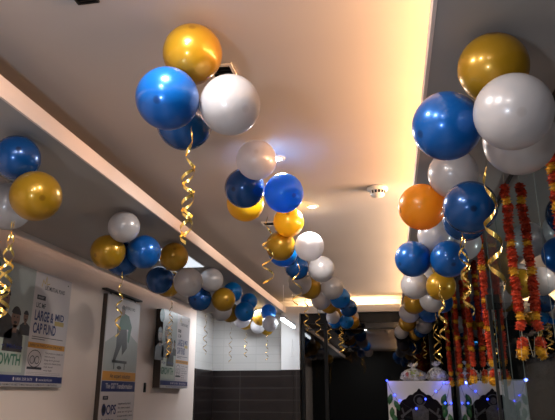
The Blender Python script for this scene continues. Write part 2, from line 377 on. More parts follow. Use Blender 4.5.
# ------------------------------------------------------------------ balloons
BALLOONS = [  # colour, centre, radius, knot, label
    ('navy', 'dark blue balloon against the dropped ceiling, upper one of the knot nearest the left edge', (-1.960, 2.763, 2.740), 0.1245, 'La'),
    ('gold', 'gold balloon in front of the pale ones at the left edge, nearest in that row', (-1.839, 2.798, 2.524), 0.1359, 'La'),
    ('white', 'white balloon half cut off by the left edge, beside the first blue one', (-2.478, 3.249, 2.737), 0.1325, 'La'),
    ('white', 'white balloon mostly hidden behind the big gold one at the left edge', (-2.267, 3.174, 2.602), 0.1426, 'La'),
    ('white', 'white balloon topping the knot above the tall narrow poster', (-1.989, 4.227, 2.746), 0.1230, 'Lb'),
    ('gold', 'gold balloon at the left side of the knot above the tall narrow poster', (-2.143, 4.303, 2.570), 0.1359, 'Lb'),
    ('blue', 'blue balloon at the right side of the knot above the tall narrow poster', (-1.907, 4.456, 2.595), 0.1350, 'Lb'),
    ('navy', 'dark blue balloon behind the gold and blue ones above the tall narrow poster', (-2.144, 4.567, 2.571), 0.1413, 'Lb'),
    ('gold', 'gold balloon close under the dropped ceiling, just right of the tall poster knot', (-1.946, 5.251, 2.730), 0.1341, 'Lc'),
    ('navy', 'dark blue balloon hanging lowest above the gap between the two farther posters', (-2.134, 5.397, 2.544), 0.1321, 'Lc'),
    ('white', 'white balloon over the top of the farthest wall poster, larger of two side by side', (-1.816, 5.306, 2.498), 0.1359, 'Lc'),
    ('gold', 'gold balloon peeking out behind the dark blue one above the farthest poster', (-2.144, 5.654, 2.561), 0.1398, 'Lc'),
    ('white', 'white balloon under the ceiling lip, smaller and farther than the white one beside it', (-1.942, 6.481, 2.734), 0.1338, 'Ld'),
    ('navy', 'dark blue balloon below the two side by side white ones of the left row', (-2.115, 6.625, 2.544), 0.1359, 'Ld'),
    ('gold', 'gold balloon in the middle of the left row, right of the low dark blue one', (-1.849, 6.675, 2.539), 0.1359, 'Ld'),
    ('white', 'white balloon hanging under the gold one in the middle of the left row', (-2.082, 7.411, 2.521), 0.1377, 'Ld'),
    ('white', 'white balloon showing as a sliver between the blue and gold ones of the left row', (-2.148, 7.052, 2.578), 0.1417, 'Ld'),
    ('azure', 'blue balloon half hidden behind the right side of the middle gold one, left row', (-1.932, 7.393, 2.743), 0.1256, 'Le'),
    ('gold', 'gold balloon mostly hidden under the middle of the left row, before the tiled alcove', (-2.192, 8.273, 2.601), 0.1392, 'Le'),
    ('azure', 'biggest blue balloon in front of the tiled alcove, toward the left row end', (-1.935, 8.078, 2.584), 0.1354, 'Le'),
    ('white', 'white balloon showing below the big blue one in front of the tiled alcove', (-2.298, 9.430, 2.647), 0.1418, 'Le'),
    ('azure', 'blue balloon behind and above the big blue one before the tiled alcove', (-1.914, 8.254, 2.747), 0.1180, 'Lf'),
    ('gold', 'gold balloon showing lowest under the big blue one before the tiled alcove', (-2.465, 10.415, 2.722), 0.1476, 'Lf'),
    ('gold', 'gold balloon near the far end of the left row, between two blue ones', (-2.084, 9.847, 2.716), 0.1359, 'Lf'),
    ('azure', 'blue balloon at the far right end of the left row by the ceiling lip', (-1.860, 9.400, 2.744), 0.1251, 'Lf'),
    ('white', 'white balloon low below the last gold and blue pair of the left row', (-2.227, 10.321, 2.629), 0.1317, 'Lf'),
    ('white', 'white balloon below the last blue one at the far end of the left row', (-1.808, 9.258, 2.547), 0.1225, 'Lf'),
    ('gold', 'small gold balloon lowest at the very end of the left row', (-2.111, 10.536, 2.597), 0.1130, 'Lf'),
    ('gold', 'gold balloon floating against the raised ceiling, topmost of the big front centre knot', (-0.820, 2.319, 2.995), 0.1359, 'Ca'),
    ('blue', 'bright blue balloon at the left of the big front centre knot', (-0.885, 2.210, 2.718), 0.1359, 'Ca'),
    ('white', 'pearl white balloon at the right of the big front centre knot', (-0.642, 2.339, 2.730), 0.1359, 'Ca'),
    ('navy', 'dark blue balloon hidden behind the bright blue one in the front centre knot', (-1.014, 2.791, 2.887), 0.1500, 'Ca'),
    ('white', 'white balloon touching the ceiling at the top of the second centre knot', (-0.809, 3.654, 2.997), 0.1351, 'Cb'),
    ('navy', 'dark blue balloon with dark tip towards us, left of the second centre knot', (-0.937, 3.858, 2.876), 0.1411, 'Cb'),
    ('azure', 'bright blue balloon at the right of the second centre knot', (-0.656, 3.829, 2.813), 0.1359, 'Cb'),
    ('yellow', 'yellow balloon showing below the dark blue one of the second centre knot', (-1.063, 4.413, 2.948), 0.1484, 'Cb'),
    ('yellow', 'yellow balloon just below the second centre knot, above a darker gold one', (-0.840, 5.160, 2.989), 0.1383, 'Cc'),
    ('gold', 'darker gold balloon in front of the yellow one in the centre row', (-0.942, 5.318, 2.808), 0.1366, 'Cc'),
    ('white', 'pinkish white balloon right of the darker gold one in the centre row', (-0.677, 5.341, 2.797), 0.1359, 'Cc'),
    ('azure', 'blue balloon peeking out below the darker gold one in the centre row', (-0.964, 5.583, 2.813), 0.1428, 'Cc'),
    ('navy', 'navy blue balloon hanging between the pinkish white pair of the centre row', (-0.958, 6.452, 2.835), 0.1359, 'Cd'),
    ('white', 'beige white balloon right of the navy blue one in the centre row', (-0.651, 6.114, 2.740), 0.1359, 'Cd'),
    ('gold', 'gold balloon below the navy blue one, lowest large gold one of the centre row', (-0.906, 7.148, 2.722), 0.1354, 'Cd'),
    ('white', 'white balloon showing as a sliver left of the lowest large gold one', (-0.992, 6.903, 2.743), 0.1384, 'Cd'),
    ('white', 'white balloon right of the lowest large gold one in the centre row', (-0.641, 7.159, 2.716), 0.1359, 'Ce'),
    ('white', 'clear white balloon below the lowest large gold one in the centre row', (-0.896, 8.254, 2.740), 0.1359, 'Ce'),
    ('azure', 'blue balloon under the last big white one in the far centre row', (-0.621, 8.098, 2.737), 0.1394, 'Ce'),
    ('gold', 'gold balloon hidden behind the clear white one in the far centre row', (-0.888, 9.313, 2.826), 0.1405, 'Ce'),
    ('navy', 'dark blue balloon at the right edge of the far centre row', (-0.593, 9.383, 2.774), 0.1374, 'Cf'),
    ('navy', 'small dark blue balloon in the middle of the far centre row end', (-0.955, 10.541, 2.878), 0.1291, 'Cf'),
    ('gold', 'small gold balloon wedged between two blue ones at the far centre row end', (-0.827, 10.349, 2.833), 0.1180, 'Cf'),
    ('white', 'small white balloon above the lowest left blue one of the far centre row', (-0.892, 10.002, 2.717), 0.1140, 'Cf'),
    ('white', 'white balloon at the right of the far centre row end, above a gold one', (-0.621, 10.549, 2.776), 0.1281, 'Cg'),
    ('azure', 'small blue balloon lowest at the left of the far centre row end', (-0.888, 10.215, 2.667), 0.1161, 'Cg'),
    ('azure', 'small blue balloon lowest in the middle of the far centre row end', (-0.681, 10.130, 2.653), 0.1196, 'Cg'),
    ('gold', 'small gold balloon lowest at the right tip of the far centre row', (-0.587, 10.356, 2.663), 0.1103, 'Cg'),
    ('gold', 'gold balloon under the dropped ceiling, topmost of the big knot at right', (0.460, 2.218, 2.730), 0.1360, 'Ra'),
    ('white', 'large pearl white balloon in front, biggest of the big knot at right', (0.474, 2.046, 2.454), 0.1359, 'Ra'),
    ('blue', 'large royal blue balloon at the left of the big knot at right', (0.269, 2.249, 2.510), 0.1359, 'Ra'),
    ('white', 'large white balloon behind and below the biggest one at right', (0.588, 2.496, 2.532), 0.1500, 'Ra'),
    ('white', 'white balloon below the large royal blue one in the right row', (0.406, 3.317, 2.692), 0.1395, 'Rb'),
    ('orange', 'orange balloon against the glowing ceiling edge in the right row', (0.230, 3.445, 2.545), 0.1364, 'Rb'),
    ('navy', 'dark blue balloon with a gold ribbon hanging before it in the right row', (0.428, 2.958, 2.382), 0.1315, 'Rb'),
    ('navy', 'blue balloon peeking out behind the dark blue one next to the orange one', (0.524, 3.884, 2.582), 0.1433, 'Rb'),
    ('white', 'white balloon below the orange one, above a pair of blue ones', (0.391, 4.547, 2.652), 0.1381, 'Rc'),
    ('white', 'white balloon behind the dark blue one, above the right one of a blue pair', (0.602, 4.698, 2.617), 0.1372, 'Rc'),
    ('blue', 'blue balloon at the left of a side by side pair in the right row', (0.209, 4.528, 2.470), 0.1347, 'Rc'),
    ('blue', 'blue balloon at the right of a side by side pair in the right row', (0.458, 4.421, 2.437), 0.1337, 'Rc'),
    ('white', 'white balloon under the left one of the blue pair', (0.272, 5.864, 2.501), 0.1353, 'Rd'),
    ('gold', 'gold balloon under the right one of the blue pair, with ribbon before it', (0.496, 5.663, 2.450), 0.1359, 'Rd'),
    ('gold', 'gold balloon mostly hidden behind the right one of the blue pair', (0.591, 5.918, 2.705), 0.1480, 'Rd'),
    ('white', 'white balloon in the gap behind the white and gold ones under the blue pair', (0.411, 6.080, 2.574), 0.1419, 'Rd'),
    ('gold', 'gold balloon on the left side of the right row, second below the blue pair', (0.322, 7.490, 2.559), 0.1378, 'Re'),
    ('white', 'white balloon at the middle right of the right row, left of a hidden blue one', (0.489, 6.823, 2.492), 0.1359, 'Re'),
    ('blue', 'blue balloon showing at the lower right of the ribboned gold one', (0.615, 7.057, 2.500), 0.1232, 'Re'),
    ('blue', 'blue balloon under the middle right white one of the right row', (0.533, 8.135, 2.527), 0.1394, 'Re'),
    ('white', 'white balloon between two gold ones at the far left side of the right row', (0.286, 8.226, 2.538), 0.1378, 'Rf'),
    ('gold', 'gold balloon second from the far end on the left side of the right row', (0.304, 9.942, 2.588), 0.1374, 'Rf'),
    ('white', 'white balloon right of the far gold one, above the wrapped baskets', (0.568, 10.105, 2.561), 0.1356, 'Rf'),
    ('navy', 'small blue balloon low behind the far white one above the wrapped baskets', (0.528, 10.347, 2.513), 0.1273, 'Rf'),
    ('white', 'small white balloon at the very far end of the right row', (0.213, 10.528, 2.504), 0.1201, 'Rg'),
    ('gold', 'small gold balloon lowest in the right row, above the wrapped baskets', (0.444, 10.551, 2.469), 0.1098, 'Rg'),
]

def balloon_mesh(name):
    prof = []
    n = 30
    for i in range(n + 1):
        t = PI * i / n
        z = math.cos(t); r = math.sin(t)
        if z < 0:
            k = -z
            r = r * (1 - .10 * k * k)
            z = -k * (1 + .10 * k * k)
        prof.append((max(r, 0) if 0 < i < n else 0, z * 1.0))
    prof[-1] = (0.035, -1.10)
    prof = prof[:-1] + [(.045, -1.095)]
    return mesh_of(lathe(bmesh.new(), prof, 40), name, True)
def knot_mesh(name):
    prof = [(.045, -1.08), (.04, -1.12), (.075, -1.15), (.05, -1.175), (.07, -1.20), (.10, -1.22), (.0, -1.21)]
    return mesh_of(lathe(bmesh.new(), prof, 12), name, True)
PROTO = {}
for c in BM:
    me = balloon_mesh(c + '_balloon'); me.materials.append(BM[c])
    kn = knot_mesh(c + '_knot'); kn.materials.append(BM[c])
    PROTO[c] = (me, kn)
knots = {}
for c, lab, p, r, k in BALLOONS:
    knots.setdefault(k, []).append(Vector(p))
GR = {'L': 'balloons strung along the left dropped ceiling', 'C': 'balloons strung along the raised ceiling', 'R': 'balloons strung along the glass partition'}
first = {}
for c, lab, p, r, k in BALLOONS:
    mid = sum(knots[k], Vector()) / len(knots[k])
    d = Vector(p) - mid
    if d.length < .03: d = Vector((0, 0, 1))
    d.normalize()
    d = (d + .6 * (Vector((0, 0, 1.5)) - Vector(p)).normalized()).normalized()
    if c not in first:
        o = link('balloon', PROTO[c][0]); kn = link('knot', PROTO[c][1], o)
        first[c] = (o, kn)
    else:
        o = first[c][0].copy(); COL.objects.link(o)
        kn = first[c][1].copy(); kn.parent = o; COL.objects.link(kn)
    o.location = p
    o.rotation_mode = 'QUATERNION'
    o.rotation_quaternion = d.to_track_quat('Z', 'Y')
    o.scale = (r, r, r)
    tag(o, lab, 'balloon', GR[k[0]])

# ------------------------------------------------------------------ curling ribbons
RIBBONS = [  # x, y, top z, length, coil radius, turns, strands, width, label
    (-0.79, 2.258, 2.594, 0.515, 0.026, 4.0, 2, 0.015, 'gold curling ribbon twisted double below the big front centre balloon knot'),
    (-1.819, 2.602, 2.322, 0.495, 0.028, 3.5, 2, 0.0175, 'gold curling ribbon hanging at the left edge in front of the large wall poster'),
    (-1.966, 4.203, 2.385, 0.48, 0.022, 3.5, 2, 0.0112, 'gold curling ribbon bunched at its end before the tall narrow poster'),
    (-1.935, 5.216, 2.394, 0.59, 0.022, 4.5, 2, 0.01, 'gold curling ribbon hanging before the farthest wall poster'),
    (-0.778, 3.897, 2.697, 0.485, 0.034, 3.2, 1, 0.0137, 'gold curling ribbon hanging loose left of the yellow and gold centre balloons'),
    (-0.848, 5.714, 2.797, 0.485, 0.04, 2.2, 1, 0.015, 'gold curling ribbon crossing the navy blue balloon of the centre row'),
    (-0.917, 6.863, 2.652, 0.46, 0.03, 3.5, 1, 0.015, 'gold curling ribbon below the lowest large gold balloon of the centre row'),
    (-0.92, 8.09, 2.636, 0.4, 0.035, 2.5, 1, 0.0163, 'gold curling ribbon hanging under the clear white balloon before the dark window'),
    (-0.908, 9.474, 2.638, 0.37, 0.035, 2.5, 1, 0.0163, 'pale gold curling ribbon between the far centre row and the dark window'),
    (-0.771, 10.093, 2.61, 0.455, 0.05, 3.0, 2, 0.0175, 'tangled pale gold curling ribbon at the far end of the centre row'),
    (-2.113, 8.04, 2.441, 0.535, 0.022, 4.0, 1, 0.01, 'thin gold ribbon left of three before the pale tiled alcove wall'),
    (-2.313, 9.784, 2.525, 0.45, 0.026, 3.5, 1, 0.0125, 'thin gold ribbon in the middle of three before the pale tiled alcove wall'),
    (-1.998, 9.975, 2.44, 0.405, 0.024, 3.0, 1, 0.0125, 'thin gold ribbon right of three before the pale tiled alcove wall'),
    (-2.084, 6.777, 2.415, 0.48, 0.022, 4.0, 1, 0.01, 'thin gold ribbon over the inner corner of the tiled alcove'),
    (0.453, 2.564, 2.477, 0.565, 0.034, 3.0, 1, 0.0238, 'gold curling ribbon in wide coils before the dark blue balloon at right'),
    (0.473, 3.712, 2.49, 0.54, 0.03, 3.2, 2, 0.0175, 'double gold curling ribbon hanging down before the blue balloon pair at right'),
    (0.464, 5.38, 2.42, 0.5, 0.034, 2.6, 2, 0.0175, 'double gold curling ribbon below the ribboned gold balloon at right'),
    (0.368, 9.39, 2.289, 0.425, 0.035, 2.2, 1, 0.0175, 'gold curling ribbon over the left wrapped basket'),
    (0.541, 9.822, 2.369, 0.34, 0.035, 2.6, 1, 0.0163, 'short gold curling ribbon between the two wrapped baskets'),
    (0.524, 6.998, 2.382, 0.59, 0.04, 2.4, 2, 0.015, 'loosely looped gold ribbon over the right wrapped basket'),
]

def strand(bm, L, a, turns, w, ph, dirn, seed):
    rnd = random.Random(seed)
    n = int(turns * 22)
    prev = None
    j = [rnd.uniform(.75, 1.2) for _ in range(int(turns) + 3)]
    for i in range(n + 1):
        t = i / n
        u = t * turns
        k = j[int(u)] * (1 - (u % 1)) + j[int(u) + 1] * (u % 1)
        env = min(1, .15 + t * 2.2)
        ang = ph + dirn * u * 2 * PI
        # coils crowd together towards the free end
        z = -L * (t ** .82)
        r = a * env * k
        c = Vector((r * math.cos(ang), r * math.sin(ang), z))
        wv = Vector((.25 * math.cos(ang), .25 * math.sin(ang), 1)).normalized() * (w / 2)
        cur = (bm.verts.new(c + wv), bm.verts.new(c - wv))
        if prev: bm.faces.new((prev[0], prev[1], cur[1], cur[0]))
        prev = cur
for i, (x, y, z, L, a, turns, ns, w, lab) in enumerate(RIBBONS):
    e = empty('curling_ribbon', (x, y, z))
    tag(e, lab, 'ribbon', 'gold curling ribbons')
    for s in range(ns):
        b = bmesh.new()
        strand(b, L * (1 - .08 * s), a, turns, w, random.Random(i).uniform(0, 6) + PI * s, 1 if s == 0 else -1, i * 5 + s)
        obj('strand', b, M['gold_ribbon'], e, True)

# ------------------------------------------------------------------ marigold garlands
def flower_mesh(name, seed):
    rnd = random.Random(seed)
    bm = bmesh.new()
    # rings of short ruffled petals round a flattened head
    for lay, (rad, z0, tilt, n) in enumerate(((.031, .000, .1, 13), (.029, .006, .7, 12), (.027, -.006, -.7, 12), (.020, .011, 1.1, 9), (.020, -.011, -1.1, 9))):
        for q in range(n):
            a = 2 * PI * q / n + rnd.uniform(-.12, .12) + lay * .2
            rr = rad * rnd.uniform(.88, 1.1)
            rz = z0 + .006 * math.sin(tilt)
            wd = rad * .36
            ca, sa = math.cos(a), math.sin(a)
            v = []
            for (fr, s, dz) in ((.25, -.5, 0), (.7, -1, .002), (1, -.6, -.001), (1.0, .6, .001), (.7, 1, .002), (.25, .5, 0)):
                x = ca * rr * fr - sa * wd * s; yy = sa * rr * fr + ca * wd * s
                v.append(bm.verts.new((x, yy, rz * (.4 + fr) + dz + rnd.uniform(-.002, .002))))
            bm.faces.new(v)
    g = bmesh.ops.create_icosphere(bm, subdivisions=2, radius=.024)
    for vv in g['verts']:
        vv.co.z *= .75
        vv.co *= rnd.uniform(.9, 1.12)
    me = bpy.data.meshes.new(name); bm.to_mesh(me); bm.free()
    for p in me.polygons: p.use_smooth = True
    return me
FL = {}
for nm, mt in (('orange_marigold', 'orange_flower'), ('yellow_marigold', 'yellow_flower')):
    FL[nm] = flower_mesh(nm, 3 if nm[0] == 'o' else 5); FL[nm].materials.append(M[mt])
GARL = [  # y along the glass, top of the flowers, last flower
    (2.81, 2.81, 1.45), (3.91, 2.81, 1.74), (5.16, 2.81, 1.605), (6.29, 2.81, 1.64), (7.47, 2.81, 1.64), (8.68, 2.81, 1.64)]
LABG = ['orange and yellow marigold garland cut off by the right picture edge',
        'marigold garland ending in one big yellow flower, right of the black door post',
        'marigold garland hanging right beside the black door post, on its left',
        'second marigold garland to the left of the black door post',
        'third marigold garland to the left of the black door post',
        'farthest marigold garland, first one right of the wrapped baskets']
proto_fl = {}
for gi, (gy, zt, zb) in enumerate(GARL):
    rnd = random.Random(20 + gi)
    e = empty('marigold_garland', (.795, gy, zt))
    tag(e, LABG[gi], 'garland', 'marigold garlands along the glass partition')
    L = zt - zb
    b = bmesh.new()
    tube(b, [(0, 0, ZS - zt - .001), (0, 0, -.02), (0, 0, -L * .5), (0, 0, -L + .02), (.006, .004, -L - .05)], .0018, 5)
    obj('thread', b, M['thread'], e)
    # loose tails under the last flower
    b = bmesh.new()
    for q in range(4):
        a = q * 1.6 + gi
        tube(b, [(0, 0, -L + .02), (.03 * math.cos(a), .03 * math.sin(a), -L + .06 + .01 * q), (.05 * math.cos(a), .05 * math.sin(a), -L - .03)], .0014, 4)
    obj('tassel', b, M['thread'], e)
    z = -.03; k = 0; nxt = rnd.randint(1, 4)
    zs = []
    while z > -L + .12:
        zs.append(z); z -= rnd.uniform(.042, .049)
    n = len(zs)
    items = []
    for i, zz in enumerate(zs):
        nm = 'orange_marigold'
        if i == nxt:
            nm = 'yellow_marigold'; nxt += rnd.choice((4, 5, 6, 7, 2))
        items.append((nm, zz, rnd.uniform(1.0, 1.18)))
    items.append(('orange_marigold', -L + .052, 1.1)); items.append(('yellow_marigold', -L, 1.3))
    for nm, zz, sc in items:
        if nm in proto_fl: o = proto_fl[nm].copy(); COL.objects.link(o); o.parent = e
        else: o = link(nm, FL[nm], e); proto_fl[nm] = o
        o.location = (rnd.uniform(-.006, .003), rnd.uniform(-.006, .006), zz)
        o.rotation_euler = (rnd.uniform(-.5, .5), rnd.uniform(-.5, .5), rnd.uniform(0, 6))
        o.scale = (sc, sc, sc * 1.35)

# ------------------------------------------------------------------ wall posters
DG = bpy.context.evaluated_depsgraph_get()
def text(name, s, parent, m, u, v, h, w=0, out=.001, align='LEFT', wide=None, shear=0):
    """lettering turned to mesh; (u, v) left end of the base line, h capital height, wide = forced total width"""
    cu = bpy.data.curves.new(name, 'FONT'); cu.body = s; cu.size = 1; cu.extrude = .0; cu.shear = shear
    cu.offset = w
    to = bpy.data.objects.new(name + '_tmp', cu); COL.objects.link(to)
    dg = bpy.context.evaluated_depsgraph_get(); dg.update()
    me = bpy.data.meshes.new_from_object(to.evaluated_get(dg))
    bpy.data.objects.remove(to); bpy.data.curves.remove(cu)
    xs = [q.co.x for q in me.vertices]; x0, x1 = min(xs), max(xs)
    sc = h / .70
    sx = sc if wide is None else wide / (x1 - x0)
    for q in me.vertices:
        q.co = Vector(((q.co.x - x0) * sx, q.co.y * sc, 0))
    o = link(name, me, parent, m)
    cx = 0 if align == 'LEFT' else -(x1 - x0) * sx / 2
    o.location = (u + cx, v, out)
    return o
def flat(name, rects, m, parent, z0=0, z1=.0008):
    b = bmesh.new()
    for (a0, a1, c0, c1) in rects: box(b, a0, a1, c0, c1, z0, z1)
    return obj(name, b, m, parent)
def shape(name, outlines, m, parent, z0=.0005, z1=.0012):
    b = bmesh.new()
    for o in outlines: prism(b, o, z0, z1)
    return obj(name, b, m, parent)
def person_print(parent, u, v, s, cloth, face='smile'):
    """a printed figure: head, hair, shoulders"""
    shape('printed_shirt', [[(u - .17 * s, v - .34 * s), (u - .16 * s, v - .17 * s), (u - .06 * s, v - .11 * s), (u + .06 * s, v - .11 * s), (u + .16 * s, v - .17 * s), (u + .17 * s, v - .34 * s)]], cloth, parent, .0006, .0010)
    shape('printed_face', [ell(u, v, .075 * s, .10 * s), [(u - .035 * s, v - .15 * s), (u + .035 * s, v - .15 * s), (u + .035 * s, v - .07 * s), (u - .035 * s, v - .07 * s)]], M['print_skin'], parent, .0010, .0014)
    shape('printed_hair', [ell(u, v + .02 * s, .085 * s, .10 * s, 16, .05 * PI, .95 * PI) + [(u - .05 * s, v + .04 * s), (u + .05 * s, v + .04 * s)],
          ell(u, v - .045 * s, .03 * s, .014 * s, 10), ell(u - .03 * s, v + .012 * s, .012 * s, .008 * s, 8), ell(u + .03 * s, v + .012 * s, .012 * s, .008 * s, 8)], M['print_hair'], parent, .0014, .0018)

def fund_board(y0, y1, z0, z1, depth, split, label):
    """landscape board: picture on the left, white panel of writing on the right"""
    e = empty('wall_poster', (XL + depth, y0, z0), (PI / 2, 0, PI / 2))
    tag(e, label, 'poster')
    W, H = y1 - y0, z1 - z0
    obj('board', bx(0, W, 0, H, -depth + .002, -.004, bevel=.003), M['board_side'], e)
    flat('rim', [(0, W, 0, H)], M['board_rim'], e, -.004, -.001)
    s = split * W
    k = H / .99
    pz = .062 * k                    # top of bottom strip
    pic = flat('printed_picture', [(0, s, pz, H)], M['print_grey'], e, -.001, .0003)
    flat('printed_lawn', [(0, s * .92, pz + .05 * k, .42 * k)], M['print_pale'], pic, .0003, .0006)
    shape('printed_balloon', [ell(s - .58 * k, .90 * k, .085 * k, .085 * k)], M['print_teal'], pic, .0003, .0008)
    person_print(pic, s - .40 * k, .68 * k, .9 * k, M['print_cloth'])
    person_print(pic, s - .22 * k, .545 * k, .8 * k, M['print_cloth'])
    person_print(pic, s - .62 * k, .64 * k, .9 * k, M['print_cloth'])
    person_print(pic, s - .08 * k, .57 * k, .45 * k, M['print_cloth'])
    text('lettering', 'Large + Midcap', pic, M['print_navy'], s - .56 * k, .30 * k, .035 * k, .012, .0022, wide=.48 * k)
    text('lettering', 'GROWTH', pic, M['print_green'], s - .53 * k, .17 * k, .085 * k, .03, .0022, wide=.44 * k)
    # white panel
    pw = W - s
    pan = flat('printed_panel', [(s, W, pz, H)], M['print_white'], e, -.001, .0003)
    X = lambda t: s + pw * t
    lg = [[(X(.17), .86 * k), (X(.20), .93 * k), (X(.215), .93 * k), (X(.185), .86 * k)], [(X(.20), .93 * k), (X(.25), .90 * k), (X(.25), .89 * k), (X(.21), .915 * k)],
          [(X(.25), .90 * k), (X(.28), .965 * k), (X(.29), .965 * k), (X(.265), .89 * k)], [(X(.29), .965 * k), (X(.31), .89 * k), (X(.30), .885 * k), (X(.28), .955 * k)],
          [(X(.31), .895 * k), (X(.38), .91 * k), (X(.38), .90 * k), (X(.31), .885 * k)]]
    shape('printed_logo', lg, M['print_gold'], pan)
    text('lettering', 'LIC MUTUAL FUND', pan, M['print_black'], X(.27), .845 * k, .036 * k, .018, .0012, wide=pw * .55)
    flat('printed_tag', [(X(.09), X(.31), .745 * k, .785 * k)], M['print_black'], pan, .0003, .0010)
    text('lettering', 'INVEST', pan, M['print_white'], X(.12), .756 * k, .018 * k, .01, .0016, wide=pw * .15)
    text('lettering', 'LIC MF', pan, M['print_black'], X(.09), .675 * k, .042 * k, .02, .0012, wide=pw * .24)
    text('lettering', 'LARGE &', pan, M['print_navy'], X(.08), .565 * k, .085 * k, .03, .0012, wide=pw * .50)
    flat('printed_tag', [(X(.62), X(.88), .545 * k, .585 * k)], M['print_gold'], pan, .0003, .0010)
    text('lettering', 'MID', pan, M['print_navy'], X(.62), .592 * k, .06 * k, .025, .0012, wide=pw * .25)
    text('lettering', 'CAP FUND', pan, M['print_navy'], X(.07), .455 * k, .085 * k, .03, .0012, wide=pw * .60)
    flat('printed_lines', [(X(.07), X(.90), .418 * k, .424 * k), (X(.07), X(.40), .40 * k, .406 * k)], M['print_black'], pan, .0003, .0008)
    flat('printed_band', [(X(.0), X(.98), .325 * k, .372 * k)], M['print_orange'], pan, .0003, .0008)
    text('lettering', 'INVEST IN TWO CAPS IN ONE FUND', pan, M['print_black'], X(.05), .339 * k, .02 * k, .008, .0012, wide=pw * .85)
    rg = bmesh.new(); n = 32
    for (cx, cy, rx, ry) in ((X(.20), .235 * k, .17 * pw, .075 * k), (X(.14), .225 * k, .06 * pw, .035 * k), (X(.26), .225 * k, .06 * pw, .035 * k)):
        o_ = ell(cx, cy, rx, ry, n); i_ = ell(cx, cy, rx - .008 * k, ry - .007 * k, n)
        vo = [rg.verts.new((a, c, .001)) for a, c in o_]; vi = [rg.verts.new((a, c, .001)) for a, c in i_]
        for q in range(n): rg.faces.new((vo[q], vo[(q + 1) % n], vi[(q + 1) % n], vi[q]))
    obj('printed_emblem', rg, M['print_black'], pan)
    flat('printed_tag', [(X(.03), X(.40), .145 * k, .165 * k)], M['print_black'], pan, .0003, .001)
    for q, (t, ww) in enumerate((('This product is suitable for', .50), ('investors who are seeking', .28), ('long term growth', .42), ('equity and related shares', .46), ('risk level', .24), ('very high', .22))):
        text('lettering', t, pan, M['print_black'], X(.45), (.285 - q * .03) * k, .016 * k, .006, .0012, wide=pw * ww)
    flat('printed_lines', [(X(.03), X(.92), .118 * k, .1195 * k), (X(.03), X(.92), .105 * k, .1065 * k), (X(.03), X(.85), .09 * k, .0915 * k)], M['print_black'], pan, .0003, .0008)
    nav = flat('printed_band', [(0, W * .995, .022 * k + .012, pz + .028 * k)], M['print_navy'], e, .0003, .0010)
    text('lettering', '1800 258 5678', nav, M['print_white'], s - .12 * k, .050 * k, .022 * k, .01, .0016, wide=.24 * k)
    text('lettering', 'www.licmf.com', nav, M['print_white'], s + .22 * k, .050 * k, .022 * k, .01, .0016, wide=.22 * k)
    for q in (s - .15 * k, s + .19 * k): shape('printed_icon', [ell(q, .061 * k, .011 * k, .015 * k, 12)], M['print_white'], nav, .001, .0016)
    text('lettering', 'MUTUAL FUND INVESTMENTS ARE SUBJECT TO MARKET RISKS, READ ALL SCHEME RELATED DOCUMENTS CAREFULLY.', e, M['print_black'], W * .2, .008 * k, .016 * k, .006, .0005, wide=W * .74)
    obj('screw', lathe(bmesh.new(), [(.007, 0), (.006, .003), (0, .004)], 12, (W - .06 * k, H - .05 * k, .0005)), M['dark'], e)
    return e

fund_board(4.17, 5.50, 1.56, 2.57, .05, .525, 'wide wall poster with large cap fund writing, nearest one at the left edge')
fund_board(7.92, 9.06, 1.58, 2.63, .11, .50, 'farthest wall poster with the same fund writing, next to the tiled alcove')

# tall narrow poster
y0, y1, z0, z1, dp = 6.30, 7.22, .95, 2.59, .06
tp = empty('wall_poster', (XL + dp, y0, z0), (PI / 2, 0, PI / 2))
tag(tp, 'tall narrow wall poster with orange and navy bands, between the two wide ones', 'poster')
W, H = y1 - y0, z1 - z0
obj('board', bx(0, W, 0, H, -dp + .002, -.004, bevel=.003), M['board_side'], tp)
flat('rim', [(0, W, 0, H)], M['board_rim'], tp, -.004, -.001)
obj('top_rail', bx(-.05, W + .05, H + .035, H + .055, -dp + .002, .004, bevel=.003), M['board_side'], tp)
for q in (.10, W - .13): flat('hanger', [(q, q + .03, H, H + .036)], M['board_side'], tp, -.03, -.02)
zz = lambda z: z - z0
pic = flat('printed_picture', [(.015, W - .015, zz(1.75), H - .012)], M['print_grey'], tp, -.001, .0003)
shape('printed_backdrop', [[(.015, H - .012), (W - .015, H - .012), (W - .015, zz(2.1)), (.5, zz(2.25)), (.015, zz(2.05))]], M['print_white'], pic, .0003, .0005)
shape('printed_trousers', [[(.30, zz(2.24)), (.56, zz(2.24)), (.60, zz(2.02)), (.47, zz(1.93)), (.45, zz(2.05)), (.30, zz(1.86)), (.25, zz(1.83)), (.24, zz(1.88)), (.30, zz(2.02))]], M['print_cloth'], pic, .0006, .0010)
shape('printed_jacket', [[(.34, zz(2.22)), (.36, zz(2.36)), (.45, zz(2.42)), (.60, zz(2.40)), (.70, zz(2.28)), (.64, zz(2.08)), (.60, zz(2.10)), (.60, zz(2.24))]], M['print_green'], pic, .0010, .0014)
shape('printed_face', [ell(.43, zz(2.44), .05, .055)], M['print_skin'], pic, .0014, .0018)
shape('printed_hair', [ell(.43, zz(2.455), .056, .056, 14, 0, PI)], M['print_hair'], pic, .0018, .0022)
shape('printed_desk', [[(.22, zz(1.87)), (.62, zz(1.87)), (.62, zz(1.84)), (.22, zz(1.84))], [(.27, zz(1.84)), (.29, zz(1.84)), (.29, zz(1.77)), (.27, zz(1.77))], [(.55, zz(1.84)), (.57, zz(1.84)), (.57, zz(1.77)), (.55, zz(1.77))], ell(.42, zz(1.79), .06, .02)], M['print_cloth'], pic, .0006, .001)
text('lettering', 'LIC MUTUAL FUND', pic, M['print_black'], .40, zz(2.475), .035, .015, .0024, wide=.36)
